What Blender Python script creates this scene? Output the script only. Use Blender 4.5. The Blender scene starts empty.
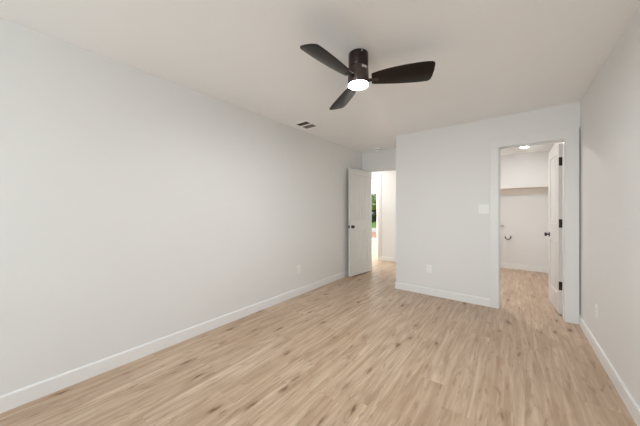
import bpy, bmesh, math, random
from mathutils import Vector, Matrix

SC = bpy.context.scene
COL = SC.collection
random.seed(7)

# ------------------------------------------------------------------ camera
cam_data = bpy.data.cameras.new('camera')
cam_data.sensor_width = 36.0
cam_data.lens = 249.09 * 36.0 / 640.0
cam_data.shift_x = 0.0005
cam_data.shift_y = -0.0041
cam_data.clip_start = 0.05
cam = bpy.data.objects.new('camera', cam_data)
COL.objects.link(cam)
cam.location = (0.0, 0.0, 1.248)
cam.rotation_euler = (math.radians(90), 0, math.radians(37.84))
SC.camera = cam

# ------------------------------------------------------------------ world, sun, window light
world = bpy.data.worlds.new('sky')
SC.world = world
world.use_nodes = True
wn = world.node_tree.nodes
sky = wn.new('ShaderNodeTexSky')
sky.sky_type = 'NISHITA'
sky.sun_disc = False
sky.sun_elevation = math.radians(55)
sky.sun_rotation = math.radians(100)
world.node_tree.links.new(sky.outputs[0], wn['Background'].inputs['Color'])
wn['Background'].inputs['Strength'].default_value = 0.30

sun_data = bpy.data.lights.new('sun', 'SUN')
sun_data.energy = 4.0
sun_data.angle = math.radians(0.6)
sun_data.color = (1.0, 0.95, 0.87)
sun = bpy.data.objects.new('sun', sun_data)
COL.objects.link(sun)
sun.rotation_euler = (math.radians(8), math.radians(38), 0)


def area_light(name, loc, rot, sx, sy, watts, colour):
    d = bpy.data.lights.new(name, 'AREA')
    d.shape = 'RECTANGLE'
    d.size, d.size_y = sx, sy
    d.energy = watts
    d.color = colour
    o = bpy.data.objects.new(name, d)
    COL.objects.link(o)
    o.location = loc
    o.rotation_euler = rot
    return o


# daylight through the bedroom window behind the camera, and added fill at an unseen living room side
area_light('window_daylight', (-0.80, -2.80, 1.42), (math.radians(104), 0, 0), 2.5, 1.5, 124, (0.915, 0.957, 1.0))
area_light('living_fill', (-6.66, 8.0, 1.45), (math.radians(90), 0, math.radians(-90)), 1.9, 1.4, 600, (1.0, 0.99, 0.97))

SC.view_settings.view_transform = 'Standard'
SC.view_settings.look = 'None'
SC.view_settings.gamma = 1.0
SC.view_settings.use_curve_mapping = False
SC.view_settings.exposure = -0.14
SC.cycles.max_bounces = 14
SC.cycles.diffuse_bounces = 12
SC.cycles.sample_clamp_indirect = 8.0


# ------------------------------------------------------------------ materials
def srgb(r, g, b):
    def f(c):
        c /= 255.0
        return c / 12.92 if c <= 0.04045 else ((c + 0.055) / 1.055) ** 2.4
    return (f(r), f(g), f(b), 1.0)


def new_mat(name, col=(0.8, 0.8, 0.8, 1), rough=0.5, metal=0.0, spec=0.5):
    m = bpy.data.materials.new(name)
    m.use_nodes = True
    b = m.node_tree.nodes['Principled BSDF']
    b.inputs['Base Color'].default_value = col
    b.inputs['Roughness'].default_value = rough
    b.inputs['Metallic'].default_value = metal
    b.inputs['Specular IOR Level'].default_value = spec
    return m, m.node_tree, b


def textured(name, col, rough, spec=0.5, metal=0.0, vary=0.02, scale=3.0, bump=0.0, bscale=200.0, bdist=0.001):
    """plain paint or plastic with faint tonal variation and a fine surface texture"""
    m, nt, b = new_mat(name, col, rough, metal, spec)
    tc = nt.nodes.new('ShaderNodeTexCoord')
    n = nt.nodes.new('ShaderNodeTexNoise')
    n.inputs['Scale'].default_value = scale
    n.inputs['Detail'].default_value = 3
    nt.links.new(tc.outputs['Object'], n.inputs['Vector'])
    mix = nt.nodes.new('ShaderNodeMix')
    mix.data_type = 'RGBA'
    mix.inputs[6].default_value = tuple(c * (1 - vary) for c in col[:3]) + (1,)
    mix.inputs[7].default_value = tuple(min(1, c * (1 + vary)) for c in col[:3]) + (1,)
    nt.links.new(n.outputs['Fac'], mix.inputs[0])
    nt.links.new(mix.outputs[2], b.inputs['Base Color'])
    if bump:
        n2 = nt.nodes.new('ShaderNodeTexNoise')
        n2.inputs['Scale'].default_value = bscale
        n2.inputs['Detail'].default_value = 2
        nt.links.new(tc.outputs['Object'], n2.inputs['Vector'])
        bp = nt.nodes.new('ShaderNodeBump')
        bp.inputs['Strength'].default_value = bump
        bp.inputs['Distance'].default_value = bdist
        nt.links.new(n2.outputs['Fac'], bp.inputs['Height'])
        nt.links.new(bp.outputs['Normal'], b.inputs['Normal'])
    return m


def emitter(name, col, strength):
    m = bpy.data.materials.new(name)
    m.use_nodes = True
    nt = m.node_tree
    b = nt.nodes['Principled BSDF']
    b.inputs['Base Color'].default_value = (0.9, 0.9, 0.9, 1)
    b.inputs['Emission Color'].default_value = col
    b.inputs['Emission Strength'].default_value = strength
    return m


def glass_mat():
    m = bpy.data.materials.new('window_glass')
    m.use_nodes = True
    nt = m.node_tree
    nt.nodes.remove(nt.nodes['Principled BSDF'])
    t = nt.nodes.new('ShaderNodeBsdfTransparent')
    t.inputs['Color'].default_value = (0.96, 0.98, 0.97, 1)
    g = nt.nodes.new('ShaderNodeBsdfGlossy')
    g.inputs['Roughness'].default_value = 0.02
    mx = nt.nodes.new('ShaderNodeMixShader')
    fr = nt.nodes.new('ShaderNodeFresnel')
    fr.inputs['IOR'].default_value = 1.3
    nt.links.new(fr.outputs[0], mx.inputs[0])
    nt.links.new(t.outputs[0], mx.inputs[1])
    nt.links.new(g.outputs[0], mx.inputs[2])
    nt.links.new(mx.outputs[0], nt.nodes['Material Output'].inputs['Surface'])
    return m


def plank_mat():
    m, nt, b = new_mat('oak_plank_floor', rough=0.36, spec=0.45)
    N, L = nt.nodes.new, nt.links.new

    def math_(op, a, c=None, clamp=False):
        n = N('ShaderNodeMath')
        n.operation = op
        n.use_clamp = clamp
        for i, v in enumerate((a, c)):
            if v is None:
                continue
            if isinstance(v, (int, float)):
                n.inputs[i].default_value = v
            else:
                L(v, n.inputs[i])
        return n.outputs[0]

    def comb(x, y, z):
        n = N('ShaderNodeCombineXYZ')
        for i, v in enumerate((x, y, z)):
            if isinstance(v, (int, float)):
                n.inputs[i].default_value = v
            else:
                L(v, n.inputs[i])
        return n.outputs[0]

    def noise(vec, scale, detail, rough=0.5, dist=0.0):
        n = N('ShaderNodeTexNoise')
        n.inputs['Scale'].default_value = scale
        n.inputs['Detail'].default_value = detail
        n.inputs['Roughness'].default_value = rough
        n.inputs['Distortion'].default_value = dist
        L(vec, n.inputs['Vector'])
        return n.outputs['Fac']

    def white(vec):
        n = N('ShaderNodeTexWhiteNoise')
        n.noise_dimensions = '3D'
        L(vec, n.inputs['Vector'])
        return n.outputs['Value']

    def ramp(fac, stops):
        n = N('ShaderNodeValToRGB')
        e = n.color_ramp.elements
        while len(e) < len(stops):
            e.new(0.5)
        for k, (p, c) in enumerate(stops):
            e[k].position = p
            e[k].color = c
        L(fac, n.inputs[0])
        return n.outputs['Color']

    def mixc(fac, a, c, mode='MIX'):
        n = N('ShaderNodeMix')
        n.data_type = 'RGBA'
        n.blend_type = mode
        for i, v in ((0, fac), (6, a), (7, c)):
            if isinstance(v, (int, float)):
                n.inputs[i].default_value = v
            elif isinstance(v, tuple):
                n.inputs[i].default_value = v
            else:
                L(v, n.inputs[i])
        return n.outputs[2]

    tc = N('ShaderNodeTexCoord')
    sp = N('ShaderNodeSeparateXYZ')
    L(tc.outputs['Object'], sp.inputs[0])
    x, y = sp.outputs[0], sp.outputs[1]
    PW, PL = 0.178, 1.22
    u = math_('DIVIDE', x, PW)
    row = math_('FLOOR', u)
    roff = white(comb(row, 3.7, 1.3))
    v = math_('ADD', math_('DIVIDE', y, PL), math_('MULTIPLY', roff, 5.0))
    pl = math_('FLOOR', v)
    idv = white(comb(row, pl, 0.5))
    idw = white(comb(row, pl, 9.5))
    # grain coordinates, each plank its own
    gx = math_('ADD', x, math_('MULTIPLY', idv, 37.0))
    gy = math_('ADD', y, math_('MULTIPLY', idw, 53.0))
    g1 = noise(comb(math_('MULTIPLY', gx, 26.0), math_('MULTIPLY', gy, 1.5), 0.0), 1.0, 5, 0.6, 0.6)
    g2 = noise(comb(math_('MULTIPLY', gx, 90.0), math_('MULTIPLY', gy, 2.5), 4.0), 1.0, 3, 0.6)
    g3 = noise(comb(math_('MULTIPLY', gx, 11.0), math_('MULTIPLY', gy, 2.2), 8.0), 1.0, 4, 0.55, 0.8)
    base = ramp(idv, [(0.0, srgb(200, 177, 153)), (0.5, srgb(206, 185, 161)), (1.0, srgb(213, 193, 171))])
    c = mixc(ramp(g1, [(0.34, (0, 0, 0, 1)), (0.66, (1, 1, 1, 1))]), srgb(160, 132, 106), base)
    c = mixc(0.85, base, c)
    c = mixc(math_('MULTIPLY', ramp(g2, [(0.50, (0, 0, 0, 1)), (0.75, (1, 1, 1, 1))]), 0.35), c, srgb(176, 147, 122))
    c = mixc(math_('MULTIPLY', ramp(g3, [(0.46, (0, 0, 0, 1)), (0.70, (1, 1, 1, 1))]), 0.62), c, srgb(164, 137, 112))
    # knots and mineral streaks
    kn = N('ShaderNodeTexVoronoi')
    kn.feature = 'F1'
    kn.inputs['Scale'].default_value = 1.0
    kn.inputs['Randomness'].default_value = 1.0
    wob = noise(comb(math_('MULTIPLY', gx, 30.0), math_('MULTIPLY', gy, 8.0), 2.0), 1.0, 3)
    L(comb(math_('ADD', math_('MULTIPLY', gx, 10.0), math_('MULTIPLY', wob, 0.70)), math_('MULTIPLY', gy, 2.6), 0.0), kn.inputs['Vector'])
    kd = kn.outputs['Distance']
    ksel = N('ShaderNodeSeparateColor')
    L(kn.outputs['Color'], ksel.inputs[0])
    kon = math_('GREATER_THAN', ksel.outputs[0], 0.30)
    kcore = math_('MULTIPLY', ramp(kd, [(0.03, (1, 1, 1, 1)), (0.17, (0, 0, 0, 1))]), kon)
    khalo = math_('MULTIPLY', ramp(kd, [(0.08, (1, 1, 1, 1)), (0.42, (0, 0, 0, 1))]), kon)
    c = mixc(math_('MULTIPLY', khalo, 0.5), c, srgb(158, 126, 98))
    c = mixc(math_('MULTIPLY', kcore, 0.95), c, srgb(92, 64, 46))
    s1 = noise(comb(math_('MULTIPLY', gx, 30.0), math_('MULTIPLY', gy, 5.0), 15.0), 1.0, 4, 0.6, 0.8)
    c = mixc(math_('MULTIPLY', ramp(s1, [(0.58, (0, 0, 0, 1)), (0.68, (1, 1, 1, 1))]), 0.55), c, srgb(124, 96, 74))
    # seams between the planks
    fu = math_('FRACT', u)
    fv = math_('FRACT', v)
    su = math_('MULTIPLY', math_('MINIMUM', fu, math_('SUBTRACT', 1.0, fu)), PW)
    sv = math_('MULTIPLY', math_('MINIMUM', fv, math_('SUBTRACT', 1.0, fv)), PL)
    sd = math_('MINIMUM', su, sv)
    seam = math_('LESS_THAN', sd, 0.0011)
    c = mixc(math_('MULTIPLY', seam, 0.15), c, srgb(120, 92, 70))
    L(c, b.inputs['Base Color'])
    rr = math_('ADD', 0.30, math_('MULTIPLY', g1, 0.16))
    L(rr, b.inputs['Roughness'])
    bp = N('ShaderNodeBump')
    bp.inputs['Strength'].default_value = 0.25
    bp.inputs['Distance'].default_value = 0.0006
    L(math_('SUBTRACT', g2, math_('MULTIPLY', seam, 1.5)), bp.inputs['Height'])
    L(bp.outputs['Normal'], b.inputs['Normal'])
    return m


def brick_mat():
    m, nt, b = new_mat('patio_brick', rough=0.85, spec=0.2)
    tc = nt.nodes.new('ShaderNodeTexCoord')
    br = nt.nodes.new('ShaderNodeTexBrick')
    br.inputs['Color1'].default_value = srgb(205, 140, 112)
    br.inputs['Color2'].default_value = srgb(190, 122, 98)
    br.inputs['Mortar'].default_value = srgb(205, 190, 175)
    br.inputs['Scale'].default_value = 2.2
    nt.links.new(tc.outputs['Object'], br.inputs['Vector'])
    nt.links.new(br.outputs['Color'], b.inputs['Base Color'])
    return m


def wood_blade_mat():
    m, nt, b = new_mat('dark_walnut_blade', rough=0.30, spec=0.32)
    tc = nt.nodes.new('ShaderNodeTexCoord')
    mp = nt.nodes.new('ShaderNodeMapping')
    mp.inputs['Scale'].default_value = (3, 60, 60)
    n = nt.nodes.new('ShaderNodeTexNoise')
    n.inputs['Scale'].default_value = 1.0
    n.inputs['Detail'].default_value = 4
    rp = nt.nodes.new('ShaderNodeValToRGB')
    rp.color_ramp.elements[0].color = srgb(15, 9, 7)
    rp.color_ramp.elements[1].color = srgb(28, 19, 13)
    nt.links.new(tc.outputs['Object'], mp.inputs[0])
    nt.links.new(mp.outputs[0], n.inputs['Vector'])
    nt.links.new(n.outputs['Fac'], rp.inputs[0])
    nt.links.new(rp.outputs[0], b.inputs['Base Color'])
    b.inputs['Coat Weight'].default_value = 0.15
    b.inputs['Coat Roughness'].default_value = 0.2
    return m


def leaf_mat(name, c1, c2):
    m, nt, b = new_mat(name, rough=0.6, spec=0.3)
    oi = nt.nodes.new('ShaderNodeNewGeometry')
    rp = nt.nodes.new('ShaderNodeValToRGB')
    rp.color_ramp.elements[0].color = c1
    rp.color_ramp.elements[1].color = c2
    nt.links.new(oi.outputs['Random Per Island'], rp.inputs[0])
    nt.links.new(rp.outputs[0], b.inputs['Base Color'])
    return m


M = {}
M['wall'] = textured('white_wall_paint', srgb(225, 225, 224), 0.48, 0.4, vary=0.008, bump=0.12, bscale=160, bdist=0.0008)
M['ceiling'] = textured('white_ceiling_paint', srgb(243, 243, 243), 0.38, 0.5, vary=0.01, bump=0.15, bscale=120, bdist=0.0008)
M['trim'] = textured('white_semigloss_trim', srgb(231, 231, 230), 0.32, 0.5, vary=0.005)
M['casing'] = textured('white_casing_paint', srgb(226, 226, 225), 0.36, 0.5, vary=0.005)
M['door'] = textured('white_semigloss_door', srgb(215, 214, 211), 0.34, 0.5, vary=0.005)
M['floor'] = plank_mat()
M['black'] = textured('matte_black_hardware', srgb(20, 18, 18), 0.38, 0.5, metal=0.0, vary=0.05)
M['bronze'] = textured('dark_bronze_gloss', srgb(44, 32, 29), 0.22, 0.6, metal=0.55, vary=0.05)
M['bronze2'] = textured('bronze_satin', srgb(78, 66, 62), 0.30, 0.6, metal=0.6, vary=0.05)
M['blade'] = wood_blade_mat()
M['plate'] = textured('white_plastic', srgb(237, 237, 236), 0.3, 0.5, vary=0.003)
M['vent'] = textured('white_enamel', srgb(246, 246, 245), 0.3, 0.5, vary=0.003)
M['slot'] = textured('dark_slot', srgb(48, 45, 43), 0.6, 0.3, vary=0.05)
M['duct'] = textured('grey_duct_metal', srgb(62, 56, 53), 0.6, 0.3, vary=0.05)
M['slat'] = textured('grey_painted_slat', srgb(120, 110, 104), 0.5, 0.4, vary=0.03)
M['lens'] = emitter('lit_lens', (0.955, 0.975, 1.0, 1), 430.0)
M['led'] = emitter('lit_led', (1.0, 0.965, 0.95, 1), 68.0)
M['added_hall_led'] = emitter('lit_added_hall_led', (1.0, 0.98, 0.96, 1), 250.0)
M['added_closet_led'] = emitter('lit_added_closet_led', (1.0, 0.97, 0.95, 1), 370.0)
M['glass'] = glass_mat()
M['label'] = textured('pale_patch_mat', srgb(205, 196, 190), 0.4, 0.4, vary=0.1, scale=60)
M['cable'] = textured('dark_cable', srgb(52, 46, 42), 0.5, 0.4, vary=0.05)
M['shelf'] = textured('white_shelf_paint', srgb(232, 226, 218), 0.4, 0.4, vary=0.01)
M['ledge'] = textured('grey_ledge_paint', srgb(160, 160, 152), 0.5, 0.4, vary=0.02)
M['brick'] = brick_mat()
M['concrete'] = textured('pale_concrete', srgb(205, 198, 182), 0.85, 0.2, vary=0.06, scale=4)
M['lawn'] = textured('mown_lawn', srgb(112, 142, 66), 0.9, 0.1, vary=0.25, scale=20)
M['leaf_light'] = leaf_mat('bright_leaves', srgb(104, 142, 34), srgb(160, 190, 62))
M['leaf_dark'] = leaf_mat('dark_leaves', srgb(22, 38, 18), srgb(40, 62, 28))
M['bark'] = textured('tree_bark', srgb(92, 76, 60), 0.9, 0.1, vary=0.25, scale=14)
M['stucco'] = textured('outside_stucco', srgb(214, 206, 192), 0.9, 0.1, vary=0.05)


# ------------------------------------------------------------------ mesh helpers
class MB:
    def __init__(self):
        self.bm = bmesh.new()

    def box(self, x0, x1, y0, y1, z0, z1, bevel=0.0, mtx=None):
        r = bmesh.ops.create_cube(self.bm, size=1.0)
        vs = r['verts']
        for v in vs:
            v.co = Vector(((x0 + x1) / 2 + v.co.x * (x1 - x0), (y0 + y1) / 2 + v.co.y * (y1 - y0), (z0 + z1) / 2 + v.co.z * (z1 - z0)))
        if bevel:
            es = list({e for v in vs for e in v.link_edges})
            rr = bmesh.ops.bevel(self.bm, geom=es, offset=bevel, segments=2, affect='EDGES', profile=0.5)
            vs = list({v for f in rr['faces'] for v in f.verts} | {v for v in vs if v.is_valid})
        if mtx is not None:
            bmesh.ops.transform(self.bm, matrix=mtx, verts=[v for v in vs if v.is_valid])
        return self

    def lathe(self, prof, seg=48, mtx=None):
        """prof: (radius, z) pairs revolved round Z"""
        rings = []
        for r, z in prof:
            if r < 1e-6:
                rings.append([self.bm.verts.new((0, 0, z))])
            else:
                rings.append([self.bm.verts.new((r * math.cos(2 * math.pi * k / seg), r * math.sin(2 * math.pi * k / seg), z)) for k in range(seg)])
        for a, c in zip(rings[:-1], rings[1:]):
            for k in range(seg):
                k2 = (k + 1) % seg
                if len(a) == 1 and len(c) > 1:
                    self.bm.faces.new((a[0], c[k2], c[k]))
                elif len(c) == 1 and len(a) > 1:
                    self.bm.faces.new((a[k], a[k2], c[0]))
                elif len(a) > 1:
                    self.bm.faces.new((a[k], a[k2], c[k2], c[k]))
        for ring, flip in ((rings[0], True), (rings[-1], False)):
            if len(ring) > 1:
                self.bm.faces.new(ring[::-1] if flip else ring)
        if mtx is not None:
            bmesh.ops.transform(self.bm, matrix=mtx, verts=[v for r in rings for v in r])
        return self

    def tube(self, pts, rad, seg=10):
        pts = [Vector(p) for p in pts]
        rings = []
        for i, p in enumerate(pts):
            t = (pts[min(i + 1, len(pts) - 1)] - pts[max(i - 1, 0)]).normalized()
            a = t.orthogonal().normalized() if i == 0 else (a - t * a.dot(t)).normalized()
            c = t.cross(a)
            rings.append([self.bm.verts.new(p + rad * (a * math.cos(2 * math.pi * k / seg) + c * math.sin(2 * math.pi * k / seg))) for k in range(seg)])
        for r0, r1 in zip(rings[:-1], rings[1:]):
            for k in range(seg):
                self.bm.faces.new((r0[k], r0[(k + 1) % seg], r1[(k + 1) % seg], r1[k]))
        self.bm.faces.new(rings[0][::-1])
        self.bm.faces.new(rings[-1])
        return self

    def build(self, name, mat, parent=None, smooth=None):
        bmesh.ops.recalc_face_normals(self.bm, faces=self.bm.faces[:])
        me = bpy.data.meshes.new(name)
        self.bm.to_mesh(me)
        self.bm.free()
        me.materials.append(mat)
        o = bpy.data.objects.new(name, me)
        COL.objects.link(o)
        if parent is not None:
            o.parent = parent
        if smooth:
            for p in me.polygons:
                p.use_smooth = True
            me.set_sharp_from_angle(angle=math.radians(smooth))
        return o


def tag(o, label, cat, group=None, kind=None):
    o['label'] = label
    o['category'] = cat
    if group:
        o['group'] = group
    if kind:
        o['kind'] = kind
    return o


def empty(name, loc, rz=0.0):
    o = bpy.data.objects.new(name, None)
    o.empty_display_size = 0.1
    COL.objects.link(o)
    o.location = loc
    o.rotation_euler = (0, 0, rz)
    return o


def struct(mb, name, mat, label, cat):
    return tag(mb.build(name, mat), label, cat, kind='structure')


# ------------------------------------------------------------------ dimensions
H = 2.44
XL, XR, YC, YB, YW = -2.50, 0.58, 3.90, 4.66, -2.60
XP = -1.482          # left end of the closet wall
YCB = 6.72           # closet back wall
T = 0.115
O1, O2 = -0.142, 0.456   # closet opening
B1, B2 = -2.338, -1.655  # bedroom door opening
DH = 2.045               # opening height
HY0, HY1 = YB + T, 5.85  # hallway
LY0, LY1 = 5.97, 9.80    # living room
XW = -6.50

# ------------------------------------------------------------------ floor and ceiling
struct(MB().box(XW - .15, XR + .15, YW - .15, LY1 + .12, -0.10, 0.0), 'floor', M['floor'], 'light oak plank floor running through the rooms', 'floor')
struct(MB().box(XW - .15, XR + .15, YW - .15, LY1 + .12, H, H + 0.15), 'ceiling', M['ceiling'], 'flat white painted ceiling', 'ceiling')

# ------------------------------------------------------------------ walls
struct(MB().box(XL - .12, XL, YW - .12, HY0, 0, H), 'wall_left', M['wall'], 'long blank white wall left of the room', 'wall')
struct(MB().box(XR, XR + .12, YW - .12, YCB + .12, 0, H), 'wall_right', M['wall'], 'white wall along the right edge with one outlet', 'wall')
WX0, WX1, WZ0, WZ1 = -2.0, 0.40, 0.75, 2.12
m = MB()
m.box(XL, WX0, YW - .12, YW, 0, H).box(WX1, XR, YW - .12, YW, 0, H)
m.box(WX0, WX1, YW - .12, YW, 0, WZ0).box(WX0, WX1, YW - .12, YW, WZ1, H)
struct(m, 'wall_back', M['wall'], 'white wall with a wide window opposite the closet', 'wall')

m = MB()
m.box(XP, O1, YC, YC + T, 0, H).box(O1, O2, YC, YC + T, DH, H)
m.box(O2, XR - .008, YC, YC + T, 0, 2.155)
m.box(O2, XR, YC, YC + T, 2.155, H)
m.box(XR - .008, XR, YC + .035, YC + T, 0, 2.155)
m.box(XP, XP + T, YC + T, YCB + .12, 0, H)
struct(m, 'wall_front', M['wall'], 'white wall that juts out and holds the closet doorway', 'wall')
struct(MB().box(XP + T, XR, YCB, YCB + .12, 0, H), 'wall_closet', M['wall'], 'white wall at the back of the closet', 'wall')

m = MB()
m.box(XL, B1, YB, HY0, 0, H).box(B1, B2, YB, HY0, DH, H).box(B2, XP, YB, HY0, 0, H)
struct(m, 'wall_alcove', M['wall'], 'white wall above the doorway in the alcove', 'wall')

HO0, HO1 = -3.70, -2.69
HD0, HD1 = -2.205, -1.60
m = MB()
m.box(XW, HO0, HY1, LY0, 0, H).box(HO0, HO1, HY1, LY0, 2.06, H).box(HO1, HD0, HY1, LY0, 0, H)
m.box(HD0, HD1, HY1, LY0, DH, H).box(HD1, XP, HY1, LY0, 0, H)
struct(m, 'wall_hall', M['wall'], 'white hallway wall seen through the bedroom doorway', 'wall')
struct(MB().box(-4.6, -4.48, HY0 - .12, HY1, 0, H), 'wall_hall_end', M['wall'], 'white wall closing the hallway on the left', 'wall')
struct(MB().box(-4.6, XL - .12, HY0 - .12, HY0, 0, H), 'wall_hall_near', M['wall'], 'white near side of the hallway', 'wall')

PX0, PX1, PZ = -6.20, -4.47, 2.05
m = MB()
m.box(XW, PX0, LY1, LY1 + .12, 0, H).box(PX0, PX1, LY1, LY1 + .12, PZ, H).box(PX1, XP, LY1, LY1 + .12, 0, H)
struct(m, 'wall_living', M['wall'], 'white far wall around the patio door', 'wall')
struct(MB().box(XP, XP + .115, YCB + .12, LY1 + .12, 0, H), 'wall_living_right', M['wall'], 'white right wall of the far room', 'wall')
m = MB()
LW0, LW1 = 7.0, 9.0
m.box(XW - .12, XW, HY1, LW0, 0, H).box(XW - .12, XW, LW1, LY1 + .12, 0, H)
m.box(XW - .12, XW, LW0, LW1, 0, .7).box(XW - .12, XW, LW0, LW1, 2.15, H)
struct(m, 'wall_living_left', M['wall'], 'white left wall of the far room with an added window', 'wall')


# ------------------------------------------------------------------ windows (outside the view, for daylight; the far-room one is added)
def window(name, x0, x1, y, z0, z1, label, along='x', fy=0.0):
    root = empty(name, ((x0 + x1) / 2, y, z0) if along == 'x' else (y, (x0 + x1) / 2, z0))
    if along != 'x':
        root.rotation_euler = (0, 0, math.radians(90))
    tag(root, label, 'window', kind='structure')
    w, h = x1 - x0, z1 - z0
    m = MB()
    f = 0.05
    m.box(-w / 2, -w / 2 + f, -.04, .04, 0, h).box(w / 2 - f, w / 2, -.04, .04, 0, h)
    m.box(-w / 2 + f, w / 2 - f, -.04, .04, 0, f).box(-w / 2 + f, w / 2 - f, -.04, .04, h - f, h)
    m.box(-.025, .025, -.03, .03, f, h - f)
    m.build('window_frame', M['trim'], root)
    MB().box(-w / 2 + f, -.025, -.003, .003, f, h - f).build('pane', M['glass'], root)
    MB().box(.025, w / 2 - f, -.003, .003, f, h - f).build('pane', M['glass'], root)
    return root


window('window_1', WX0, WX1, YW - .06, WZ0, WZ1, 'wide white framed window behind the viewer')
window('added_window_2', LW0, LW1, XW - .06, .7, 2.15, 'added white framed window, unseen, brightening the far room', along='y')  # added out of view to carry the living room fill light
struct(MB().box(WX0 - .04, WX1 + .04, YW, YW + .05, WZ0 - .03, WZ0, .004), 'trim_1', M['trim'], 'white sill under the window behind the viewer', 'trim')

# ------------------------------------------------------------------ baseboards
BH, BT = 0.102, 0.014


def base_run(m, p, q, n, h=BH, t=BT):
    """a board along p-q on the wall side, n points into the room"""
    p, q, n = Vector(p), Vector(q), Vector(n)
    prof = [(0, 0), (t, 0), (t, h - .010), (t - .003, h - .003), (t - .006, h), (0, h)]
    a = [m.bm.verts.new((p.x + n.x * d, p.y + n.y * d, z)) for d, z in prof]
    c = [m.bm.verts.new((q.x + n.x * d, q.y + n.y * d, z)) for d, z in prof]
    for k in range(len(prof)):
        k2 = (k + 1) % len(prof)
        m.bm.faces.new((a[k], a[k2], c[k2], c[k]))
    m.bm.faces.new(a[::-1])
    m.bm.faces.new(c)


CW = 0.092   # casing width
m = MB()
base_run(m, (XL, YW), (XL, YB), (1, 0))
struct(m, 'baseboard_left', M['trim'], 'white baseboard along the long left wall', 'baseboard')
m = MB()
base_run(m, (XR, YW), (XR, YC - .001), (-1, 0))
struct(m, 'baseboard_right', M['trim'], 'white baseboard along the right wall', 'baseboard')
m = MB()
base_run(m, (XP - BT, YC), (O1 - CW - .004, YC), (0, -1))
base_run(m, (XP, YC - BT), (XP, YB), (-1, 0))
struct(m, 'baseboard_front', M['trim'], 'white baseboard under the jutting closet wall', 'baseboard')
m = MB()
base_run(m, (XL + BT, YW), (XR - BT, YW), (0, 1))
struct(m, 'baseboard_back', M['trim'], 'white baseboard below the window wall', 'baseboard')
m = MB()
base_run(m, (XP + T, YCB), (XR, YCB), (0, -1), .115)
base_run(m, (XP + T, YC + T), (XP + T, YCB - BT), (1, 0), .115)
base_run(m, (XR, YC + T + .12), (XR, YCB - BT), (-1, 0), .115)
struct(m, 'baseboard_closet', M['trim'], 'white baseboard at the back of the closet', 'baseboard')
m = MB()
base_run(m, (HO1 + CW, HY1), (HD0 - CW, HY1), (0, -1))
struct(m, 'baseboard_hall', M['trim'], 'short white baseboard on the hallway wall', 'baseboard')
m = MB()
base_run(m, (PX1 + .08, LY1), (XP, LY1), (0, -1))
struct(m, 'baseboard_living', M['trim'], 'white baseboard beside the patio door', 'baseboard')


# ------------------------------------------------------------------ door casings and jambs
def casing(name, x0, x1, y_front, y_back, h, label, right_w=CW, left_w=CW, both=True, stop_y=None, right_stop=True):
    m = MB()
    t = 0.016
    rv = 0.004
    sides = [(y_front - t, y_front)]
    if both:
        sides.append((y_back, y_back + t))
    for ya, yb in sides:
        m.box(x0 - left_w, x0 - rv, ya, yb, 0, h + rv, .0025)
        m.box(x1 + rv, x1 + right_w, ya, yb, 0, h + rv, .0025)
        m.box(x0 - left_w, x1 + right_w, ya, yb, h + rv, h + CW + .022, .0025)
    # jamb lining
    m.box(x0 - .001, x0 + .004, y_front - .002, y_back + .002, 0, h)
    m.box(x1 - .004, x1 + .001, y_front - .002, y_back + .002, 0, h)
    m.box(x0 + .004, x1 - .004, y_front - .002, y_back + .002, h - .004, h)
    if stop_y is not None:
        m.box(x0 + .004, x0 + .014, stop_y, stop_y + .03, 0, h - .004)
        if right_stop:
            m.box(x1 - .014, x1 - .004, stop_y, stop_y + .03, 0, h - .004)
        m.box(x0 + .014, x1 - .014, stop_y, stop_y + .03, h - .014, h - .004)
    return struct(m, name, M['casing'], label, 'door casing')


casing('trim_2', O1, O2, YC, YC + T, DH, 'flat white casing around the closet doorway', right_w=0.114, stop_y=YC + .042, right_stop=False)
casing('trim_3', B1, B2, YB, HY0, DH, 'white casing of the doorway behind the open left door', right_w=.085, left_w=.085, stop_y=YB + .04)
casing('trim_4', HO0, HO1, HY1, LY0, 2.06, 'white casing of the bright opening beyond the hallway')
casing('trim_5', HD0, HD1, HY1, LY0, DH, 'white casing at the right end of the hallway wall')


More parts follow.
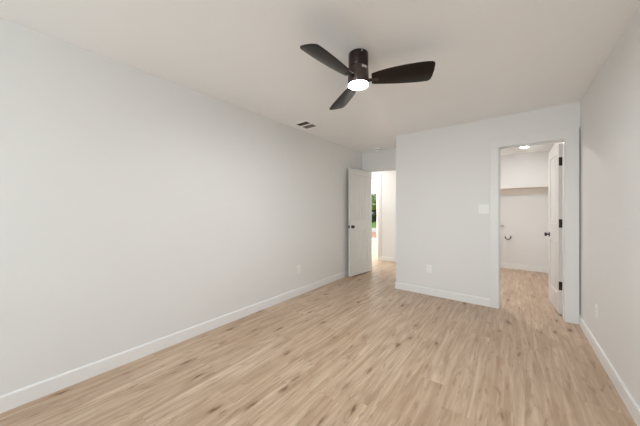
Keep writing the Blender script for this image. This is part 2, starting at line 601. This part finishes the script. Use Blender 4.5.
# ------------------------------------------------------------------ panel doors
def panel_leaf(w, h, t=0.035, grooves=3, name='leaf'):
    """moulded two-panel door leaf, x from 0 (hinge edge) to w, y from 0 to t, planked panels on both faces"""
    mar = 0.105 if w > 0.6 else 0.098
    sl = 0.020
    zs_p = [(0.225, 0.845), (1.055, h - 0.105)]
    px0, px1 = mar, w - mar
    xs = {0.0, w, px0, px1, px0 + .008, px0 + sl, px1 - .008, px1 - sl}
    gxs = []
    inner = px1 - px0 - 2 * sl
    for k in range(1, grooves + 1):
        gx = px0 + sl + inner * k / (grooves + 1)
        gxs.append(gx)
        xs |= {gx - .007, gx, gx + .007}
    zs = {0.0, h}
    for a, c in zs_p:
        zs |= {a, a + .008, a + sl, c - sl, c - .008, c}
    xs, zs = sorted(xs), sorted(zs)

    def depth(x, z):
        for a, c in zs_p:
            e = min(x - px0, px1 - x, z - a, c - z)
            if e <= 1e-6:
                continue
            if e < sl - 1e-6:
                return 0.014
            d = 0.008
            if any(abs(x - g) < 1e-6 for g in gxs) and e > sl - 1e-6:
                d += 0.0085
            return d
        return 0.0
    m = MB()
    fr = [[m.bm.verts.new((x, depth(x, z), z)) for z in zs] for x in xs]
    bk = [[m.bm.verts.new((x, t - depth(x, z), z)) for z in zs] for x in xs]
    nx, nz = len(xs), len(zs)
    for i in range(nx - 1):
        for j in range(nz - 1):
            m.bm.faces.new((fr[i][j], fr[i + 1][j], fr[i + 1][j + 1], fr[i][j + 1]))
            m.bm.faces.new((bk[i][j], bk[i][j + 1], bk[i + 1][j + 1], bk[i + 1][j]))
    for i in range(nx - 1):
        m.bm.faces.new((fr[i][0], bk[i][0], bk[i + 1][0], fr[i + 1][0]))
        m.bm.faces.new((fr[i][-1], fr[i + 1][-1], bk[i + 1][-1], bk[i][-1]))
    for j in range(nz - 1):
        m.bm.faces.new((fr[0][j], fr[0][j + 1], bk[0][j + 1], bk[0][j]))
        m.bm.faces.new((fr[-1][j], bk[-1][j], bk[-1][j + 1], fr[-1][j + 1]))
    return m


KNOB = [(0.0, 0.0), (.031, 0.0), (.032, .003), (.030, .007), (.012, .009), (.0105, .022), (.012, .026), (.022, .030), (.0265, .037), (.0268, .044), (.023, .050), (.012, .0525), (0.0, .053)]


def door(name, hinge, angle, w, h, label, knob_z, knob_len=1.0, edge_hinges=True, t=0.035):
    """hinge: world point of the hinge edge; angle: direction of the leaf; leaf face y=0 is the right-hand side seen along it"""
    root = empty(name, (hinge[0], hinge[1], 0.018), angle)
    tag(root, label, 'door', kind='structure')
    panel_leaf(w, h).build('leaf', M['door'], root)
    for s in (0, 1):
        mt = Matrix.Translation((w - .065, 0 if s == 0 else t, knob_z)) @ Matrix.Rotation(math.radians(90 if s == 0 else -90), 4, 'X') @ Matrix.Diagonal((1, 1, knob_len, 1))
        k = MB().lathe(KNOB, 32, mt).build('doorknob', M['black'], root, 40)
    MB().box(w - .001, w + .0015, t / 2 - .0125, t / 2 + .0125, knob_z - .028, knob_z + .028, .0008).build('latch_plate', M['black'], root)
    return root


def hinge_set(root, zs, t, knuckle_y, leaf_dir):
    for z in zs:
        hm = MB()
        hm.box(-.0030, .0, .0, t, z - .050, z + .050, .0008)
        hm.lathe([(0, z - .046), (.0080, z - .048), (.0080, z + .048), (0, z + .046)], 14, Matrix.Translation((-.005, knuckle_y, 0)))
        hm.box(-.008, -.0055, min(knuckle_y, knuckle_y + leaf_dir * .03), max(knuckle_y, knuckle_y + leaf_dir * .03), z - .045, z + .045, .0008)
        hm.build('hinge', M['black'], root)


# bedroom door, swung fully into the room against the left wall
ang_b = math.radians(-90 - 7.6)
d1 = door('door_1', (-2.335, 4.648), ang_b, 0.660, 2.020, 'white two-panel door standing open against the left wall', 0.922, 0.92)
hinge_set(d1, (0.22, 1.02, 1.80), .035, -.004, 1)

# closet door, swung into the closet, hinged on the right jamb
ang_c = math.radians(94.0)
d2 = door('door_2', (0.462, 4.078), ang_c, 0.585, 2.020, 'white panel door folded back inside the closet on black hinges', 0.905, 1.0)
hinge_set(d2, (0.335, 1.075, 1.810), .035, -.004, 1)

# hallway door, mostly hidden
d3 = door('door_3', (HD0 + .006, HY1 + .03), 0.0, HD1 - HD0 - .012, 2.020, 'closed white door at the end of the hallway wall', 0.93, 0.9)

# patio sliding door in the far room
d4 = empty('door_4', (0, LY1 + .06, 0))
tag(d4, 'white framed glass patio door showing the green garden', 'door', kind='structure')
m = MB()
m.box(PX0, PX0 + .05, -.05, .05, 0, PZ).box(PX1 - .05, PX1, -.05, .05, 0, PZ)
m.box(PX0 + .05, PX1 - .05, -.05, .05, PZ - .05, PZ).box(PX0 + .05, PX1 - .05, -.05, .05, 0, .02)
m.build('door_frame', M['trim'], d4)
mid = (PX0 + PX1) / 2
for xa, xb, dy in ((PX0 + .05, mid + .03, .02), (mid - .03, PX1 - .05, -.02)):
    m = MB()
    m.box(xa, xa + .045, dy - .018, dy + .018, .02, PZ - .05).box(xb - .045, xb, dy - .018, dy + .018, .02, PZ - .05)
    m.box(xa + .045, xb - .045, dy - .018, dy + .018, .02, .07).box(xa + .045, xb - .045, dy - .018, dy + .018, PZ - .095, PZ - .05)
    p = m.build('sliding_panel', M['trim'], d4)
    MB().box(xa + .045, xb - .045, dy - .003, dy + .003, .07, PZ - .095).build('pane', M['glass'], p)
struct(MB().box(PX1, PX1 + .08, LY1 - .015, LY1, 0, PZ + .08, .002).box(PX0 - .08, PX0, LY1 - .015, LY1, 0, PZ + .08, .002).box(PX0, PX1, LY1 - .015, LY1, PZ, PZ + .08, .002),
       'trim_6', M['trim'], 'white casing around the patio door', 'door casing')

# ------------------------------------------------------------------ ceiling fan
FX, FY = -0.934, 1.683
fan = empty('ceiling_fan', (FX, FY, H))
tag(fan, 'dark brown three-bladed ceiling fan with a lit round lamp, flush under the ceiling', 'ceiling fan')
MB().lathe([(0, 0), (.0715, 0), (.0745, -.003), (.0745, -.103), (.0725, -.106), (0, -.106)], 64).build('canopy', M['bronze'], fan, 40)
MB().lathe([(0, -.106), (.0710, -.106), (.0710, -.110), (.0760, -.113), (.0785, -.150), (.0800, -.234), (.0780, -.237), (0, -.237)], 64).build('motor_housing', M['bronze2'], fan, 40)
MB().lathe([(0, -.232), (.0740, -.232), (.0740, -.238), (.070, -.241), (.058, -.244), (.035, -.246), (0, -.247)], 64).build('lamp_lens', M['lens'], fan, 60)
# screws on the canopy
for a in (20, 140, 260):
    mt = Matrix.Rotation(math.radians(a - 60), 4, 'Z') @ Matrix.Translation((.0742, 0, -.014)) @ Matrix.Rotation(math.radians(90), 4, 'Y')
    MB().lathe([(0, 0), (.004, 0), (.0035, .002), (0, .0025)], 12, mt).build('screw', M['plate'], fan)
# small pale patch on the housing, towards the camera
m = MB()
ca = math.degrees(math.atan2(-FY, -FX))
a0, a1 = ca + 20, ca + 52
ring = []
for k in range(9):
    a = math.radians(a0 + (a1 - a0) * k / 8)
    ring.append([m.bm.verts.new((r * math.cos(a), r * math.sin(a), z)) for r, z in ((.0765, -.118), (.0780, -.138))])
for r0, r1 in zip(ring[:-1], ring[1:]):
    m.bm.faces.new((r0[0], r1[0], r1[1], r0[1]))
st = m.build('pale_patch', M['label'], fan, 60)
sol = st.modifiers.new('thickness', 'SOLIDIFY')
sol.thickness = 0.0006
st['label'] = 'pale patch on the dark housing'


def blade_mesh():
    lead = [(.100, -.048), (.15, -.062), (.20, -.073), (.25, -.081), (.33, -.090), (.41, -.0945), (.48, -.0945), (.511, -.091)]
    tip = [(.525, -.084), (.532, -.070), (.533, -.02), (.528, .030), (.521, .053), (.512, .064), (.498, .069)]
    trail = [(.44, .071), (.36, .068), (.27, .062), (.19, .054), (.12, .046), (.106, .043), (.100, .036)]
    pts = lead + tip + trail
    m = MB()
    th = .0055
    lo = [m.bm.verts.new((x, y, -th)) for x, y in pts]
    hi = [m.bm.verts.new((x, y, th)) for x, y in pts]
    m.bm.faces.new(lo[::-1])
    m.bm.faces.new(hi)
    n = len(pts)
    for k in range(n):
        m.bm.faces.new((lo[k], lo[(k + 1) % n], hi[(k + 1) % n], hi[k]))
    bmesh.ops.recalc_face_normals(m.bm, faces=m.bm.faces[:])
    es = [e for e in m.bm.edges if len({round(v.co.z, 5) for v in e.verts}) == 1]
    bmesh.ops.bevel(m.bm, geom=es, offset=.003, segments=2, affect='EDGES', profile=.5)
    return m


PITCH = -18.0
blade0 = blade_mesh().build('blade', M['blade'], fan, 35)
bm_ = MB()
bm_.box(.074, .150, -.013, .013, -.0115, -.0050, .002)
for sx in (.105, .138):
    bm_.lathe([(0, -.0140), (.003, -.0135), (.0045, -.0115), (0, -.011)], 12, Matrix.Translation((sx, 0, 0)))
br0 = bm_.build('blade_bracket', M['bronze2'], blade0)
for k, a in enumerate((24, 144, 264)):
    if k == 0:
        bl = blade0
    else:
        bl = blade0.copy()
        COL.objects.link(bl)
        bl.parent = fan
        c = br0.copy()
        COL.objects.link(c)
        c.parent = bl
    bl.matrix_local = Matrix.Translation((0, 0, -.200)) @ Matrix.Rotation(math.radians(-2), 4, 'X') @ Matrix.Rotation(math.radians(a), 4, 'Z') @ Matrix.Rotation(math.radians(PITCH), 4, 'X')

# ------------------------------------------------------------------ ceiling vent
vent = empty('ceiling_vent', (-2.275, 2.625, H))
tag(vent, 'white ceiling air vent with two dark louvred halves near the left wall', 'vent')
m = MB()
ox, oy = .095, .112     # half size of the louvre field
fx, fy = .128, .150
for (xa, xb, ya, yb) in ((-fx, -ox, -fy, fy), (ox, fx, -fy, fy), (-ox, ox, -fy, -oy), (-ox, ox, oy, fy), (-ox, ox, -.014, .014)):
    m.box(xa, xb, ya, yb, -.008, 0, .0015)
m.build('frame', M['vent'], vent)
MB().box(-ox, ox, -oy, oy, -.0012, -.0002).build('duct_opening', M['duct'], vent)
for s in (-1, 1):
    for k in range(5):
        yc = s * (.024 + k * .0195)
        MB().box(-ox, ox, -.0085, .0085, -.0006, .0006, mtx=Matrix.Translation((0, yc, -.0048)) @ Matrix.Rotation(math.radians(-18 * s), 4, 'X')).build('slat', M['slat'], vent)

# ------------------------------------------------------------------ smoke detector
sm = empty('smoke_detector', (-2.06, 4.46, H))
tag(sm, 'small round white smoke detector on the alcove ceiling', 'smoke detector')
MB().lathe([(0, 0), (.066, 0), (.066, -.009), (.062, -.012), (0, -.012)], 40).build('base', M['plate'], sm, 40)
MB().lathe([(0, -.010), (.063, -.010), (.062, -.024), (.054, -.027), (0, -.027)], 40).build('cover', M['vent'], sm, 40)
MB().lathe([(0, -.026), (.050, -.026), (.050, -.037), (0, -.037)], 40).build('vent_ring', M['slot'], sm, 40)
MB().lathe([(0, -.036), (.054, -.036), (.052, -.043), (.040, -.049), (0, -.050)], 40).build('cap', M['vent'], sm, 40)

# ------------------------------------------------------------------ closet lamp, plus unseen closet and hall lamps added for brightness


def disc_lamp(loc, label, mat, rad=.085):
    r = empty('ceiling_lamp', loc)
    tag(r, label, 'ceiling light')
    MB().lathe([(0, 0), (rad + .012, 0), (rad + .012, -.010), (rad + .004, -.016), (rad, -.016), (rad, -.012), (0, -.012)], 40).build('trim_ring', M['plate'], r, 40)
    MB().lathe([(0, -.0125), (rad - .001, -.0125), (rad - .003, -.022), (rad - .02, -.027), (0, -.029)], 40).build('diffuser', mat, r, 60)
    return r


disc_lamp((0.165, 5.98, H), 'small lit round lamp on the closet ceiling above the back shelf', M['led'], .062)
disc_lamp((-0.70, 5.0, H), 'added unseen round lamp brightening the closet, just inside the doorway', M['added_closet_led'])  # extra lamp hidden by the door header, added to brighten the closet
disc_lamp((-3.1, 5.32, H), 'added unseen round lamp brightening the hallway', M['added_hall_led'])  # extra lamp out of view, added to brighten the hall


# ------------------------------------------------------------------ outlets and switch
def outlet(loc, rz, label):
    """plate in the local xz plane facing -y"""
    r = empty('wall_outlet', loc, rz)
    tag(r, label, 'outlet', group='wall outlets')
    MB().box(-.035, .035, -.0055, 0, -.0575, .0575, .002).build('cover_plate', M['plate'], r)
    for s in (-1, 1):
        MB().box(-.0165, .0165, -.0075, -.005, s * .0195 - .0140, s * .0195 + .0140, .002).build('socket', M['plate'], r)
        m = MB()
        for dx, hh in ((-.0065, .0045), (.0065, .0035)):
            m.box(dx - .001, dx + .001, -.0079, -.007, s * .0195 + .002 - hh, s * .0195 + .002 + hh)
        m.lathe([(0, 0), (.0022, 0), (.0022, .0009), (0, .0009)], 10, Matrix.Translation((0, -.007, s * .0195 - .008)) @ Matrix.Rotation(math.radians(90), 4, 'X'))
        m.build('slots', M['slot'], r)
    MB().lathe([(0, 0), (.003, 0), (.002, .0012), (0, .0015)], 12, Matrix.Translation((0, -.0055, 0)) @ Matrix.Rotation(math.radians(90), 4, 'X')).build('screw', M['plate'], r)


outlet((XL, 2.71, .385), math.radians(90), 'white outlet low on the long left wall')
outlet((-.983, YC, .385), 0, 'white outlet low on the jutting closet wall')
outlet((XR, 3.212, .365), math.radians(-90), 'white outlet low on the right wall by the closet casing')

sw = empty('light_switch', (-.303, YC, 1.266))
tag(sw, 'white double light switch left of the closet doorway', 'light switch')
MB().box(-.058, .058, -.006, 0, -.058, .058, .002).build('cover_plate', M['plate'], sw)
for s in (-1, 1):
    MB().box(s * .023 - .0168, s * .023 + .0168, -.0066, -.005, -.0335, .0335, .0006).build('switch_frame', M['plate'], sw)
    MB().box(s * .023 - .0150, s * .023 + .0150, -.003, .003, -.0315, .0315, .0015, Matrix.Translation((0, -.0075, 0)) @ Matrix.Rotation(math.radians(4), 4, 'X')).build('rocker', M['plate'], sw)

# ------------------------------------------------------------------ closet fittings
sh = empty('closet_shelf', (0, YCB, 1.70))
tag(sh, 'long white shelf across the back of the closet', 'shelf')
MB().box(XP + T + .002, XR - .002, -.305, -.001, 0, .020, .002).build('shelf_board', M['shelf'], sh)
MB().box(XP + T + .002, XR - .002, -.020, -.001, -.115, -.0005, .002).build('cleat', M['shelf'], sh)
MB().box(XR - .021, XR - .002, -.300, -.021, -.09, -.0005, .002).build('end_cleat', M['shelf'], sh)

tag(MB().box(-.70, -.162, YCB - .055, YCB - .0005, .900, .930, .003).build('wall_ledge', M['ledge']), 'short grey ledge on the closet back wall beside the left jamb', 'ledge')

ring_root = empty('cable_stub', (-.088, YCB, .675))
tag(ring_root, 'dark curl of cable hanging low on the closet back wall', 'cable')
MB().lathe([(0, 0), (.045, 0), (.045, .003), (.043, .005), (0, .005)], 32, Matrix.Rotation(math.radians(90), 4, 'X')).build('cover_disc', M['plate'], ring_root, 40)
pts = []
for k in range(25):
    a = math.radians(165 + 220 * k / 24)
    pts.append((.047 * math.cos(a), -.014 - .012 * math.sin(math.pi * k / 24), .047 * math.sin(a)))
MB().tube(pts, .0095).build('curl', M['cable'], ring_root, 60)

# ------------------------------------------------------------------ garden beyond the patio door
GZ = -0.06
struct(MB().box(-14, 0, LY1 + .12, 14.1, GZ - .2, GZ), 'patio', M['brick'], 'reddish brick patio outside the glass door', 'patio')
struct(MB().box(-20, 0, 14.1, 17.4, GZ - .2, GZ - .01), 'path', M['concrete'], 'pale concrete strip beyond the brick patio', 'path')
struct(MB().box(-40, 10, 17.4, 46.0, GZ - .3, GZ - .03), 'ground', M['lawn'], 'green lawn beyond the patio', 'lawn')


def leaf_cloud(m, c, r, n, size):
    """leaves scattered through an ellipsoid, denser at its surface"""
    for _ in range(n):
        d = Vector((random.gauss(0, 1), random.gauss(0, 1), random.gauss(0, 1))).normalized()
        rad = random.uniform(.55, 1.0) ** .5
        p = Vector((c[0] + d.x * r[0] * rad, c[1] + d.y * r[1] * rad, c[2] + d.z * r[2] * rad))
        u = Vector((random.gauss(0, 1), random.gauss(0, 1), random.gauss(0, .5))).normalized()
        w = u.orthogonal().normalized()
        s = size * random.uniform(.6, 1.3)
        q = [p - u * s, p - w * s * .45, p + u * s, p + w * s * .45]
        m.bm.faces.new([m.bm.verts.new(v) for v in q])


hd = empty('hedge', (-10.5, 25.5, GZ - .03))
tag(hd, 'dark clipped hedge at the far side of the lawn', 'hedge')
m = MB()
for k in range(9):
    leaf_cloud(m, (-4 + k, 0, .72), (.75, .6, .75), 420, .16)
m.build('foliage', M['leaf_dark'], hd)
for k in range(9):
    MB().tube([(-4 + k, 0, 0), (-4 + k, 0, .9)], .03, 8).build('stem', M['bark'], hd)


def tree(x, y, h, label, blobs):
    t = empty('garden_tree', (x, y, GZ - .03))
    tag(t, label, 'tree')
    MB().tube([(0, 0, 0), (.05, 0, h * .4), (-.05, .05, h * .8)], .14, 10).build('trunk', M['bark'], t, 60)
    m = MB()
    for c, r, n in blobs:
        leaf_cloud(m, c, r, n, .17)
    m.build('crown', M['leaf_light'], t)


tree(-13.2, 29.0, 3.6, 'bright green leafy tree rising over the hedge on the left', [((0, 0, 3.2), (2.0, 1.6, 2.1), 3400), ((.6, .2, 4.5), (1.5, 1.2, 1.2), 1700)])
tree(-8.6, 29.5, 3.4, 'yellow-green leafy tree rising over the hedge on the right', [((0, 0, 3.0), (1.7, 1.5, 1.6), 1500), ((-.4, 0, 4.3), (1.2, 1.0, 1.1), 700)])
